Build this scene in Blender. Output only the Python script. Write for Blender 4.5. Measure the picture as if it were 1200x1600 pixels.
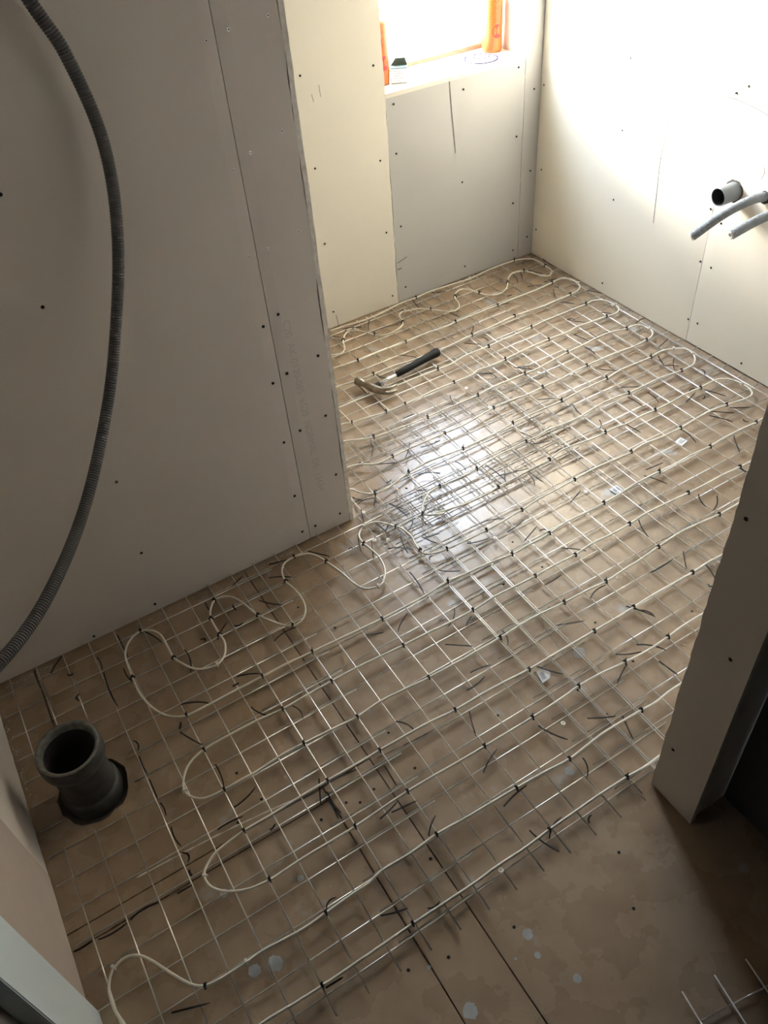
import bpy, bmesh, math, random
from mathutils import Vector, Matrix

random.seed(7)
for o in list(bpy.data.objects):
    bpy.data.objects.remove(o, do_unlink=True)
SC = bpy.context.scene
COL = SC.collection

# ------------------------------------------------------------------ camera
cam_d = bpy.data.cameras.new('camera')
cam_d.sensor_fit = 'HORIZONTAL'
cam_d.sensor_width = 36.0
cam_d.lens = 36.0 * 1284.5 / 1200.0
cam_d.clip_start = 0.02
cam = bpy.data.objects.new('camera', cam_d)
COL.objects.link(cam)
RX = Vector((0.85262716, -0.51765081, -0.07116578))
RY = Vector((-0.40239885, -0.56361861, -0.72139394))
RZ = Vector((0.3333198, 0.6437171, -0.68885863))
cam.matrix_world = Matrix(((RX.x, -RY.x, -RZ.x, 0.0), (RX.y, -RY.y, -RZ.y, 0.0), (RX.z, -RY.z, -RZ.z, 1.84), (0, 0, 0, 1)))
SC.camera = cam

# ------------------------------------------------------------------ daylight and exposure
SKY, SUN, SUN_ANGLE, SUN_DIR, EXPOSURE = 66.0, 118.0, 46.0, (1.0, -1.35, -0.25), 0.06
world = bpy.data.worlds.new('overcast_sky')
SC.world = world
world.use_nodes = True
wn = world.node_tree
bg = wn.nodes['Background']
# hazy overcast sky: zenith about three times as bright as the horizon
tcw = wn.nodes.new('ShaderNodeTexCoord')
sep = wn.nodes.new('ShaderNodeSeparateXYZ')
wn.links.new(tcw.outputs['Generated'], sep.inputs[0])
mrw = wn.nodes.new('ShaderNodeMapRange')
mrw.inputs['From Min'].default_value = 0.0
mrw.inputs['From Max'].default_value = 1.0
mrw.inputs['To Min'].default_value = SKY / 3.0
mrw.inputs['To Max'].default_value = SKY
wn.links.new(sep.outputs['Z'], mrw.inputs['Value'])
wn.links.new(mrw.outputs['Result'], bg.inputs['Strength'])
bg.inputs['Color'].default_value = (0.69, 0.82, 1.0, 1)
# low veiled sun, coming in through the window towards the right wall
sun_d = bpy.data.lights.new('veiled_sun', 'SUN')
sun_d.energy = SUN
sun_d.color = (1.0, 0.94, 0.84)
sun_d.angle = math.radians(SUN_ANGLE)
sun = bpy.data.objects.new('veiled_sun', sun_d)
COL.objects.link(sun)
sun.location = (0.5, 5.0, 3.0)
sun.rotation_euler = Vector(SUN_DIR).to_track_quat('-Z', 'Y').to_euler()
portal_d = bpy.data.lights.new('window_portal', 'AREA')
portal_d.shape = 'RECTANGLE'
portal_d.size = 0.655
portal_d.size_y = 1.10
portal_d.cycles.is_portal = True
portal = bpy.data.objects.new('window_portal', portal_d)
COL.objects.link(portal)
portal.location = (1.9625, 3.13, 1.412)
portal.rotation_euler = (math.radians(-90), 0, 0)
SC.view_settings.view_transform = 'Standard'
SC.view_settings.look = 'None'
SC.view_settings.gamma = 1.0
SC.view_settings.use_curve_mapping = False
SC.view_settings.exposure = EXPOSURE
SC.cycles.max_bounces = 12
SC.cycles.diffuse_bounces = 8
SC.cycles.transparent_max_bounces = 12
SC.cycles.sample_clamp_indirect = 12.0
SC.cycles.caustics_reflective = False
SC.cycles.caustics_refractive = False


# ------------------------------------------------------------------ materials
def mat(name, col, rough=0.6, metal=0.0, var=0.0, scale=8.0, bump=0.0, bscale=60.0, spec=0.5, var_col=None, rough_var=0.0):
    m = bpy.data.materials.new(name)
    m.use_nodes = True
    nt = m.node_tree
    b = nt.nodes['Principled BSDF']
    b.inputs['Base Color'].default_value = (*col, 1)
    b.inputs['Roughness'].default_value = rough
    b.inputs['Metallic'].default_value = metal
    b.inputs['Specular IOR Level'].default_value = spec
    tc = nt.nodes.new('ShaderNodeTexCoord')
    geo = nt.nodes.new('ShaderNodeNewGeometry')
    if var > 0 or var_col:
        n = nt.nodes.new('ShaderNodeTexNoise')
        n.inputs['Scale'].default_value = scale
        n.inputs['Detail'].default_value = 6
        nt.links.new(geo.outputs['Position'], n.inputs['Vector'])
        r = nt.nodes.new('ShaderNodeValToRGB')
        vc = var_col or tuple(max(0, c * (1 - var)) for c in col)
        hi = col if var_col else tuple(min(1, c * (1 + var * 0.5)) for c in col)
        r.color_ramp.elements[0].position = 0.32
        r.color_ramp.elements[0].color = (*vc, 1)
        r.color_ramp.elements[1].position = 0.68
        r.color_ramp.elements[1].color = (*hi, 1)
        nt.links.new(n.outputs['Fac'], r.inputs['Fac'])
        nt.links.new(r.outputs['Color'], b.inputs['Base Color'])
        if rough_var:
            mr = nt.nodes.new('ShaderNodeMapRange')
            mr.inputs['From Min'].default_value = 0.3
            mr.inputs['From Max'].default_value = 0.7
            mr.inputs['To Min'].default_value = rough - rough_var
            mr.inputs['To Max'].default_value = rough + rough_var
            nt.links.new(n.outputs['Fac'], mr.inputs['Value'])
            nt.links.new(mr.outputs['Result'], b.inputs['Roughness'])
    if bump > 0:
        n2 = nt.nodes.new('ShaderNodeTexNoise')
        n2.inputs['Scale'].default_value = bscale
        n2.inputs['Detail'].default_value = 4
        nt.links.new(geo.outputs['Position'], n2.inputs['Vector'])
        bp = nt.nodes.new('ShaderNodeBump')
        bp.inputs['Strength'].default_value = bump
        bp.inputs['Distance'].default_value = 0.002
        nt.links.new(n2.outputs['Fac'], bp.inputs['Height'])
        nt.links.new(bp.outputs['Normal'], b.inputs['Normal'])
    return m


def floor_material():
    m = bpy.data.materials.new('brown_underlay_board')
    m.use_nodes = True
    nt = m.node_tree
    L = nt.links
    b = nt.nodes['Principled BSDF']
    geo = nt.nodes.new('ShaderNodeNewGeometry')

    def noise(scale, detail=5, rough=0.55):
        n = nt.nodes.new('ShaderNodeTexNoise')
        n.inputs['Scale'].default_value = scale
        n.inputs['Detail'].default_value = detail
        n.inputs['Roughness'].default_value = rough
        L.new(geo.outputs['Position'], n.inputs['Vector'])
        return n

    def ramp(src, p0, p1):
        r = nt.nodes.new('ShaderNodeMapRange')
        r.inputs['From Min'].default_value = p0
        r.inputs['From Max'].default_value = p1
        L.new(src, r.inputs['Value'])
        return r.outputs['Result']

    def mix(f, a, c):
        x = nt.nodes.new('ShaderNodeMix')
        x.data_type = 'RGBA'
        L.new(f, x.inputs[0])
        # colour sockets of the mix node carry index 6 and 7
        if isinstance(a, tuple):
            x.inputs[6].default_value = (*a, 1)
        else:
            L.new(a, x.inputs[6])
        if isinstance(c, tuple):
            x.inputs[7].default_value = (*c, 1)
        else:
            L.new(c, x.inputs[7])
        return x.outputs[2]

    c = mix(ramp(noise(3.0).outputs['Fac'], 0.35, 0.65), FLOOR_A, FLOOR_B)
    c = mix(ramp(noise(14.0, 7).outputs['Fac'], 0.45, 0.75), c, FLOOR_C)
    smear = ramp(noise(7.5, 4, 0.45).outputs['Fac'], 0.66, 0.74)
    c = mix(smear, c, (0.42, 0.41, 0.40))
    dirt = ramp(noise(90, 3).outputs['Fac'], 0.70, 0.80)
    c = mix(dirt, c, (0.16, 0.11, 0.07))
    L.new(c, b.inputs['Base Color'])
    rr = nt.nodes.new('ShaderNodeMapRange')
    rr.inputs['From Min'].default_value = 0.3
    rr.inputs['From Max'].default_value = 0.7
    rr.inputs['To Min'].default_value = 0.20
    rr.inputs['To Max'].default_value = 0.36
    L.new(noise(9.0).outputs['Fac'], rr.inputs['Value'])
    L.new(rr.outputs['Result'], b.inputs['Roughness'])
    b.inputs['Specular IOR Level'].default_value = 0.5
    bp = nt.nodes.new('ShaderNodeBump')
    bp.inputs['Strength'].default_value = 0.10
    bp.inputs['Distance'].default_value = 0.001
    L.new(noise(45.0, 4).outputs['Fac'], bp.inputs['Height'])
    L.new(bp.outputs['Normal'], b.inputs['Normal'])
    return m


FLOOR_A = (0.317, 0.229, 0.15)
FLOOR_B = (0.361, 0.277, 0.198)
FLOOR_C = (0.285, 0.205, 0.138)
M = {}
M['floor'] = floor_material()
M['board_grey'] = mat('grey_plasterboard_paper', (0.66, 0.615, 0.57), 0.85, var=0.05, scale=2.5, bump=0.05, bscale=300)
M['board_warm_lit'] = mat('warm_lit_plasterboard_paper', (0.89, 0.84, 0.715), 0.85, var=0.04, scale=2.0, bump=0.05, bscale=300)  # same plasterboard as elsewhere; warm bounced light put into the base colour
M['board_back'] = mat('pale_plasterboard_paper', (0.75, 0.715, 0.62), 0.85, var=0.05, scale=2.0, bump=0.05, bscale=300)  # also plain plasterboard, its cream tone painted in for the lighting
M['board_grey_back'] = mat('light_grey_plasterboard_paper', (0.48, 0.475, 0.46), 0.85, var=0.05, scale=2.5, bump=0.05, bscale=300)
M['board_end'] = mat('sawn_board_end', (0.56, 0.53, 0.49), 0.9, var=0.08, scale=30)
M['board_edge'] = mat('torn_gypsum_edge', (0.78, 0.75, 0.69), 0.95, var=0.15, scale=60, bump=0.4, bscale=400)
M['plaster_pink'] = mat('pinkish_plaster', (0.50, 0.43, 0.39), 0.9, var=0.07, scale=6, bump=0.25, bscale=160)
M['wall_core'] = mat('wall_core', (0.10, 0.09, 0.08), 0.95)
M['ceiling'] = mat('ceiling_board', (0.34, 0.32, 0.29), 0.9)
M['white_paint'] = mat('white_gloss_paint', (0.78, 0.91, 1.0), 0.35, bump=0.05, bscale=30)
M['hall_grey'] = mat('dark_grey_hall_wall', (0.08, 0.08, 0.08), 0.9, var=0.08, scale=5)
M['sill_wood'] = mat('bare_sill_board', (0.55, 0.43, 0.31), 0.6, var=0.12, scale=14)
M['bead_wood'] = mat('brown_wood_bead', (0.30, 0.19, 0.11), 0.55, var=0.2, scale=40)
M['wire'] = mat('galvanised_wire', (0.82, 0.80, 0.76), 0.36, metal=0.88, var=0.12, scale=120)
M['cable'] = mat('off_white_cable_sheath', (0.80, 0.76, 0.66), 0.45, var=0.05, scale=30)
M['black_nylon'] = mat('black_nylon', (0.009, 0.008, 0.008), 0.5, spec=0.25)
M['white_nylon'] = mat('white_nylon', (0.82, 0.80, 0.74), 0.45)
M['grey_pvc'] = mat('grey_corrugated_pvc', (0.085, 0.085, 0.087), 0.5, var=0.1, scale=20)
M['grey_conduit'] = mat('grey_blue_conduit', (0.22, 0.24, 0.265), 0.5, var=0.08, scale=40)
M['grey_stub'] = mat('grey_waste_pipe', (0.20, 0.215, 0.23), 0.45, var=0.06, scale=30)
M['dark_inside'] = mat('dark_pipe_inside', (0.035, 0.034, 0.036), 0.7)
M['soil_pipe'] = mat('dirty_dark_soil_pipe', (0.055, 0.055, 0.055), 0.5, var=0.45, scale=30, bump=0.15, bscale=90)
M['soil_dust'] = mat('dusty_pipe_lip', (0.17, 0.17, 0.15), 0.75, var=0.4, scale=70)
M['screw'] = mat('screw_steel', (0.03, 0.027, 0.025), 0.8, spec=0.05)
M['screw_bright'] = mat('bright_screw_steel', (0.75, 0.76, 0.76), 0.3, metal=0.9)
M['steel'] = mat('worn_hammer_steel', (0.34, 0.29, 0.22), 0.36, metal=0.9, var=0.35, scale=50)
M['chrome'] = mat('bright_handle_steel', (0.80, 0.80, 0.80), 0.22, metal=0.95)
M['rubber'] = mat('black_rubber_grip', (0.010, 0.010, 0.010), 0.6, bump=0.2, bscale=500, spec=0.25)
M['paper'] = mat('white_label_paper', (0.88, 0.90, 0.94), 0.6)
M['ink'] = mat('dark_label_ink', (0.09, 0.10, 0.14), 0.6)
M['pencil'] = mat('pencil_graphite', (0.10, 0.095, 0.09), 0.9, spec=0.0)
M['stamp'] = mat('faint_stamp_ink', (0.53, 0.50, 0.475), 0.85)
M['orange'] = mat('orange_can', (0.52, 0.105, 0.012), 0.45, var=0.08, scale=20)
M['red'] = mat('red_print', (0.42, 0.012, 0.012), 0.45)
M['brown_ink'] = mat('brown_print', (0.16, 0.035, 0.01), 0.5)
M['box_dark'] = mat('dark_green_card', (0.05, 0.085, 0.065), 0.6, var=0.2, scale=60)
M['box_green'] = mat('green_card', (0.06, 0.20, 0.11), 0.6)
M['card'] = mat('plain_card', (0.42, 0.40, 0.38), 0.7)
M['outside'] = mat('pale_paving', (0.42, 0.41, 0.39), 0.9, var=0.1, scale=3)
M['crumb'] = mat('gypsum_crumbs', (0.70, 0.68, 0.63), 0.95)
M['lid_rim'] = mat('lilac_plastic_rim', (0.05, 0.042, 0.065), 0.9, spec=0.0)
M['stud'] = mat('purple_plastic', (0.022, 0.012, 0.03), 0.9, spec=0.0)
M['crack'] = mat('dark_groove', (0.05, 0.035, 0.025), 0.9)
M['paint_spot'] = mat('grey_paint_spot', (0.40, 0.41, 0.41), 0.6, var=0.15, scale=60)


def glass_material():
    m = bpy.data.materials.new('window_glass')
    m.use_nodes = True
    nt = m.node_tree
    nt.nodes.remove(nt.nodes['Principled BSDF'])
    out = nt.nodes['Material Output']
    t = nt.nodes.new('ShaderNodeBsdfTransparent')
    g = nt.nodes.new('ShaderNodeBsdfGlossy')
    g.inputs['Roughness'].default_value = 0.02
    mx = nt.nodes.new('ShaderNodeMixShader')
    mx.inputs[0].default_value = 0.06
    nt.links.new(t.outputs[0], mx.inputs[1])
    nt.links.new(g.outputs[0], mx.inputs[2])
    nt.links.new(mx.outputs[0], out.inputs['Surface'])
    return m


def clear_plastic():
    m = bpy.data.materials.new('clear_blister_plastic')
    m.use_nodes = True
    nt = m.node_tree
    nt.nodes.remove(nt.nodes['Principled BSDF'])
    out = nt.nodes['Material Output']
    t = nt.nodes.new('ShaderNodeBsdfTransparent')
    d = nt.nodes.new('ShaderNodeBsdfPrincipled')
    d.inputs['Base Color'].default_value = (0.20, 0.16, 0.22, 1)
    d.inputs['Roughness'].default_value = 0.15
    mx = nt.nodes.new('ShaderNodeMixShader')
    mx.inputs[0].default_value = 0.85
    nt.links.new(t.outputs[0], mx.inputs[1])
    nt.links.new(d.outputs[0], mx.inputs[2])
    nt.links.new(mx.outputs[0], out.inputs['Surface'])
    return m


M['glass'] = glass_material()
M['clear'] = clear_plastic()


# ------------------------------------------------------------------ helpers
def obj(name, bm, material, parent=None, smooth=False):
    me = bpy.data.meshes.new(name)
    bm.normal_update()
    bm.to_mesh(me)
    bm.free()
    if smooth:
        for p in me.polygons:
            p.use_smooth = True
    if material is not None:
        for mm in (material if isinstance(material, (list, tuple)) else [material]):
            me.materials.append(M[mm])
    o = bpy.data.objects.new(name, me)
    COL.objects.link(o)
    if parent is not None:
        o.parent = parent
    return o


def inst(name, src, parent=None):
    o = bpy.data.objects.new(name, src.data)
    COL.objects.link(o)
    if parent is not None:
        o.parent = parent
    return o


def tag(o, label=None, cat=None, group=None, kind=None):
    if label:
        o['label'] = label
    if cat:
        o['category'] = cat
    if group:
        o['group'] = group
    if kind:
        o['kind'] = kind
    return o


def empty(name, loc=(0, 0, 0), parent=None):
    o = bpy.data.objects.new(name, None)
    COL.objects.link(o)
    o.location = loc
    o.empty_display_size = 0.05
    if parent is not None:
        o.parent = parent
    return o


def bx(bm, x0, x1, y0, y1, z0, z1, bevel=0.0):
    v = [bm.verts.new(c) for c in ((x0, y0, z0), (x1, y0, z0), (x1, y1, z0), (x0, y1, z0), (x0, y0, z1), (x1, y0, z1), (x1, y1, z1), (x0, y1, z1))]
    fs = [bm.faces.new([v[i] for i in q]) for q in ((0, 3, 2, 1), (4, 5, 6, 7), (0, 1, 5, 4), (1, 2, 6, 5), (2, 3, 7, 6), (3, 0, 4, 7))]
    if bevel:
        es = list({e for f in fs for e in f.edges})
        bmesh.ops.bevel(bm, geom=es, offset=bevel, segments=2, affect='EDGES')
    return fs


def prism(bm, pts, axis, a, c):
    """extrude the 2-D outline pts from a to c along axis ('x': pts are (y,z); 'y': (x,z); 'z': (x,y))"""
    def P(p, t):
        return (t, p[0], p[1]) if axis == 'x' else (p[0], t, p[1]) if axis == 'y' else (p[0], p[1], t)
    v0 = [bm.verts.new(P(p, a)) for p in pts]
    v1 = [bm.verts.new(P(p, c)) for p in pts]
    n = len(pts)
    bm.faces.new(v0)
    bm.faces.new(v1)
    for i in range(n):
        bm.faces.new((v0[i], v0[(i + 1) % n], v1[(i + 1) % n], v1[i]))
    bmesh.ops.recalc_face_normals(bm, faces=bm.faces[:])


def frames(pts):
    pts = [Vector(p) for p in pts]
    n = len(pts)
    tan = []
    for i in range(n):
        t = pts[min(i + 1, n - 1)] - pts[max(i - 1, 0)]
        tan.append(t.normalized() if t.length > 1e-9 else Vector((1, 0, 0)))
    up = Vector((0, 0, 1)) if abs(tan[0].z) < 0.9 else Vector((1, 0, 0))
    nrm = (up - tan[0] * up.dot(tan[0])).normalized()
    out = []
    for i in range(n):
        nrm = (nrm - tan[i] * nrm.dot(tan[i]))
        nrm = nrm.normalized() if nrm.length > 1e-6 else tan[i].orthogonal().normalized()
        out.append((pts[i], tan[i], nrm, tan[i].cross(nrm)))
    return out


def tube(bm, pts, rad, seg=8, caps=True, flat=1.0):
    """sweep a circle (radius rad, number or list; flat scales the second axis)"""
    fr = frames(pts)
    rings = []
    for i, (p, t, n, b) in enumerate(fr):
        r = rad[i] if isinstance(rad, (list, tuple)) else rad
        ry = r * (flat[i] if isinstance(flat, (list, tuple)) else flat)
        rings.append([bm.verts.new(p + n * (math.cos(2 * math.pi * k / seg) * r) + b * (math.sin(2 * math.pi * k / seg) * ry)) for k in range(seg)])
    for i in range(len(rings) - 1):
        for k in range(seg):
            bm.faces.new((rings[i][k], rings[i][(k + 1) % seg], rings[i + 1][(k + 1) % seg], rings[i + 1][k]))
    if caps:
        bm.faces.new(list(reversed(rings[0])))
        bm.faces.new(rings[-1])
    return rings


def lathe(bm, prof, seg=32, cx=0.0, cy=0.0, close=False):
    """prof: list of (r, z)"""
    rings = []
    for r, z in prof:
        rings.append([bm.verts.new((cx + r * math.cos(2 * math.pi * k / seg), cy + r * math.sin(2 * math.pi * k / seg), z)) for k in range(seg)])
    for i in range(len(rings) - 1):
        for k in range(seg):
            bm.faces.new((rings[i][k], rings[i][(k + 1) % seg], rings[i + 1][(k + 1) % seg], rings[i + 1][k]))
    if close:
        bm.faces.new(list(reversed(rings[0])))
        bm.faces.new(rings[-1])
    bmesh.ops.recalc_face_normals(bm, faces=bm.faces[:])
    return rings


def spline(pts, step=0.02):
    """Catmull-Rom through pts, resampled"""
    P = [Vector(p) for p in pts]
    out = []
    for i in range(len(P) - 1):
        p0 = P[max(i - 1, 0)]
        p1, p2 = P[i], P[i + 1]
        p3 = P[min(i + 2, len(P) - 1)]
        d = (p2 - p1).length
        n = max(1, int(math.ceil(d / step)))
        # chord-limited tangents keep uneven spacing from overshooting
        t1 = (p2 - p0)
        t2 = (p3 - p1)
        t1 = t1.normalized() * d if t1.length > 1e-9 else p2 - p1
        t2 = t2.normalized() * d if t2.length > 1e-9 else p2 - p1
        for k in range(n):
            t = k / n
            h00 = 2 * t ** 3 - 3 * t ** 2 + 1
            h10 = t ** 3 - 2 * t ** 2 + t
            h01 = -2 * t ** 3 + 3 * t ** 2
            h11 = t ** 3 - t ** 2
            out.append(p1 * h00 + t1 * h10 + p2 * h01 + t2 * h11)
    out.append(P[-1])
    return out


def nums(s):
    return [tuple(int(v) / 1000.0 for v in w.split(',')) for w in s.split()]


def text_mesh(name, body, size, material, matrix, parent, extrude=0.0002):
    cu = bpy.data.curves.new(name, 'FONT')
    cu.body = body
    cu.size = size
    cu.extrude = extrude
    cu.resolution_u = 3
    tmp = bpy.data.objects.new(name + '_tmp', cu)
    COL.objects.link(tmp)
    bpy.context.view_layer.update()
    dg = bpy.context.evaluated_depsgraph_get()
    me = bpy.data.meshes.new_from_object(tmp.evaluated_get(dg))
    bpy.data.objects.remove(tmp, do_unlink=True)
    me.transform(matrix)
    me.materials.clear()
    me.materials.append(M[material])
    o = bpy.data.objects.new(name, me)
    COL.objects.link(o)
    o.parent = parent
    return o


# ------------------------------------------------------------------ setting: floor
WX0, WX1 = -0.360, 2.374          # left partition face, right wall face
WYB = 2.820                       # window wall face
W1Y, W1X = 1.746, 0.792           # grey partition: face, free end
PIPE = (-0.210, 1.288)
CEIL = 2.50

floor = empty('floor')
tag(floor, kind='structure')
bm = bmesh.new()
bx(bm, -1.2, 3.2, -1.3, 3.12, -0.16, -0.0185)
obj('subfloor', bm, 'wall_core', floor)


def floor_panel(x0, x1, y0, y1, hole=None):
    g = 0.0012
    x0, x1, y0, y1 = x0 + g, x1 - g, y0 + g, y1 - g
    bm = bmesh.new()
    if hole is None:
        bx(bm, x0, x1, y0, y1, -0.018, 0.0)
        bmesh.ops.bevel(bm, geom=[e for e in bm.edges if all(v.co.z > -0.001 for v in e.verts)], offset=0.001, segments=1, affect='EDGES')
    else:
        outer = [bm.verts.new(c) for c in ((x0, y0, 0), (x1, y0, 0), (x1, y1, 0), (x0, y1, 0))]
        rnd = random.Random(3)
        inner = []
        for k in range(26):
            a = 2 * math.pi * k / 26
            r = 0.086 + rnd.uniform(-0.004, 0.006)
            inner.append(bm.verts.new((hole[0] + r * math.cos(a), hole[1] + r * math.sin(a), 0)))
        es = [bm.edges.new((outer[i], outer[(i + 1) % 4])) for i in range(4)]
        es += [bm.edges.new((inner[i], inner[(i + 1) % 26])) for i in range(26)]
        bmesh.ops.triangle_fill(bm, use_beauty=True, edges=es)
        for f in bm.faces:
            if f.normal.z < 0:
                f.normal_flip()
        r = bmesh.ops.extrude_face_region(bm, geom=bm.faces[:])
        for v in r['geom']:
            if isinstance(v, bmesh.types.BMVert):
                v.co.z = -0.018
        bmesh.ops.recalc_face_normals(bm, faces=bm.faces[:])
    return obj('floor_board', bm, 'floor', floor)


floor_panel(-1.0, 0.268, -1.25, 0.945)
floor_panel(0.268, 0.402, -1.25, 0.985)
floor_panel(0.402, WX1 + 0.01, -1.25, WYB + 0.02)
floor_panel(WX0 - 0.02, 0.402, 0.985, WYB + 0.02, hole=PIPE)
floor_panel(WX0 - 0.02, 0.268, 0.945, 0.985)

# countersunk screws and crumbly grooves in the floor boards
bm = bmesh.new()
lathe(bm, [(0.0001, 0.0004), (0.0014, 0.0004), (0.0027, 0.0009), (0.0037, 0.0003)], 10)
fs0 = obj('floor_screw', bm, 'screw', floor)
first = True
for x, y in nums("458,479 749,479 309,505 391,695 370,909 325,898 297,916 227,911 482,901 479,1020 1018,1252 1134,841 969,972 1145,1373 1140,995 738,907 130,1036 58,1013 107,1133 528,1393 475,1521 662,1588 -290,1478 1385,875 1153,1241 1011,1774 226,529 955,853 967,758 692,373"):
    o = fs0 if first else inst('floor_screw', fs0, floor)
    first = False
    o.location = (x, y, 0)


def groove(pts, w, seed, name='floor_groove', material='crack', z=0.0006):
    rnd = random.Random(seed)
    P = spline([(x, y, 0) for x, y in pts], 0.012)
    bm = bmesh.new()
    prev = None
    for i, p in enumerate(P):
        t = (P[min(i + 1, len(P) - 1)] - P[max(i - 1, 0)]).normalized()
        n = Vector((-t.y, t.x, 0))
        ww = w * rnd.uniform(0.25, 1.0)
        a = bm.verts.new((p.x + n.x * ww, p.y + n.y * ww, z))
        b = bm.verts.new((p.x - n.x * ww * 0.6, p.y - n.y * ww * 0.6, z))
        if prev:
            bm.faces.new((prev[0], prev[1], b, a))
        prev = (a, b)
    return obj(name, bm, material, floor)


groove([(-0.19, 1.021), (-0.07, 1.016), (0.05, 1.008), (0.196, 0.992)], 0.0035, 1, 'torn_seam', 'crumb')
groove([(0.17, 0.985), (0.25, 0.980), (0.30, 0.983), (0.366, 0.976)], 0.004, 2)
groove([(0.42, 0.974), (0.509, 0.967), (0.62, 0.959)], 0.0025, 3)
groove([(1.075, 1.413), (1.02, 1.10), (0.976, 0.811)], 0.0008, 4)
for k, (x, y, r) in enumerate([(0.290, 0.401, 0.0176), (0.504, 0.334, 0.0101), (0.474, 0.453, 0.0132), (0.465, 0.410, 0.0078), (0.423, 0.429, 0.0039), (0.265, 0.511, 0.0052), (-0.043, 0.699, 0.0161), (-0.001, 0.689, 0.0189), (1.036, 0.941, 0.0204), (0.787, 0.689, 0.0136), (0.124, 0.817, 0.0087), (-0.035, 0.881, 0.0115),]):
    rnd = random.Random(40 + k)
    bm = bmesh.new()
    vs = [bm.verts.new((x + r * rnd.uniform(0.72, 1.0) * math.cos(a * math.pi / 12), y + r * rnd.uniform(0.72, 1.0) * math.sin(a * math.pi / 12), 0.0005)) for a in range(24)]
    bm.faces.new(vs)
    obj('paint_spot', bm, 'paint_spot', floor)

# ------------------------------------------------------------------ setting: walls
TH = 0.0125


def wall(name):
    return tag(empty(name), kind='structure')


def board(parent, axis, face, back, u0, u1, z0, z1, material, taper=(0, 0), rag=None, seed=1, name='plasterboard'):
    """a plasterboard slab in the plane axis = face; u is the horizontal in-plane coordinate.
    taper: width of the tapered paper edge at u0 / u1;  rag: 'u0', 'u1' or 'z0' edge broken unevenly"""
    rnd = random.Random(seed)
    bm = bmesh.new()
    sgn = 1 if back > face else -1
    nz = max(2, int((z1 - z0) / (0.018 if rag in ('u0', 'u1') else 0.6)))
    us = [(u0, 0.0015 if taper[0] else 0.0)]
    if taper[0]:
        us.append((u0 + taper[0], 0.0))
    if rag == 'z0':
        n = int((u1 - u0) / 0.02)
        us = [(u0 + (u1 - u0) * i / n, 0.0) for i in range(n)]
    if taper[1]:
        us.append((u1 - taper[1], 0.0))
    us.append((u1, 0.0015 if taper[1] else 0.0))

    def P(u, d, z):
        return (d, u, z) if axis == 'x' else (u, d, z)
    f, b = [], []
    off = 0.0
    for j in range(nz + 1):
        z = z0 + (z1 - z0) * j / nz
        off = off * 0.6 + rnd.uniform(-1, 1) * 0.0016
        fr, br = [], []
        for i, (u, dep) in enumerate(us):
            uu, zz = u, z
            if rag == 'u0' and i == 0:
                uu = u + off
            if rag == 'u1' and i == len(us) - 1:
                uu = u + off
            if rag == 'z0' and j == 0:
                zz = z + rnd.uniform(0, 0.006)
            fr.append(bm.verts.new(P(uu, face + sgn * dep, zz)))
            br.append(bm.verts.new(P(uu + (rnd.uniform(-1, 1) * 0.001 if rag in ('u0', 'u1') else 0), back, zz)))
        f.append(fr)
        b.append(br)
    m = len(us)
    for j in range(nz):
        for i in range(m - 1):
            bm.faces.new((f[j][i], f[j][i + 1], f[j + 1][i + 1], f[j + 1][i]))
            bm.faces.new((b[j][i], b[j + 1][i], b[j + 1][i + 1], b[j][i + 1]))
        for i in (0, m - 1):
            fa = bm.faces.new((f[j][i], f[j + 1][i], b[j + 1][i], b[j][i]))
            fa.material_index = 1
    for i in range(m - 1):
        for j in (0, nz):
            fa = bm.faces.new((f[j][i], f[j][i + 1], b[j][i + 1], b[j][i]))
            fa.material_index = 1
    bmesh.ops.recalc_face_normals(bm, faces=bm.faces[:])
    return obj(name, bm, [material, 'board_edge'], parent)


def core(parent, x0, x1, y0, y1, z0, z1, material='wall_core'):
    bm = bmesh.new()
    bx(bm, x0, x1, y0, y1, z0, z1)
    return obj('stud_core', bm, material, parent)


# screw heads: dark countersunk disc; bright ones high on the grey wall
bm = bmesh.new()
lathe(bm, [(0.0001, 0.0003), (0.0016, 0.0002), (0.0030, 0.0009), (0.0040, 0.0010), (0.0043, 0.0)], 10)
scr_dark = obj('screw_head', bm, 'screw')
bm = bmesh.new()
lathe(bm, [(0.0001, 0.0001), (0.0012, 0.0001), (0.0014, 0.0010), (0.0036, 0.0012), (0.0041, 0.0)], 10)
for f in bm.faces:
    f.material_index = 1 if sum((v.co.x ** 2 + v.co.y ** 2) ** 0.5 for v in f.verts) / len(f.verts) > 0.002 else 0
scr_bright = obj('screw_head', bm, ['screw', 'screw_bright'])
_used = {'d': False, 'b': False}


def screw(parent, axis, face, u, z, bright=False):
    key = 'b' if bright else 'd'
    src = scr_bright if bright else scr_dark
    if _used[key]:
        o = inst('screw_head', src, parent)
    else:
        o = src
        o.parent = parent
        _used[key] = True
    if axis == 'y':
        o.location = (u, face, z)
        o.rotation_euler = (math.radians(90), 0, random.uniform(-0.2, 0.2))
    else:
        o.location = (face, u, z)
        o.rotation_euler = (0, math.radians(-90), random.uniform(-0.2, 0.2))


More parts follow.
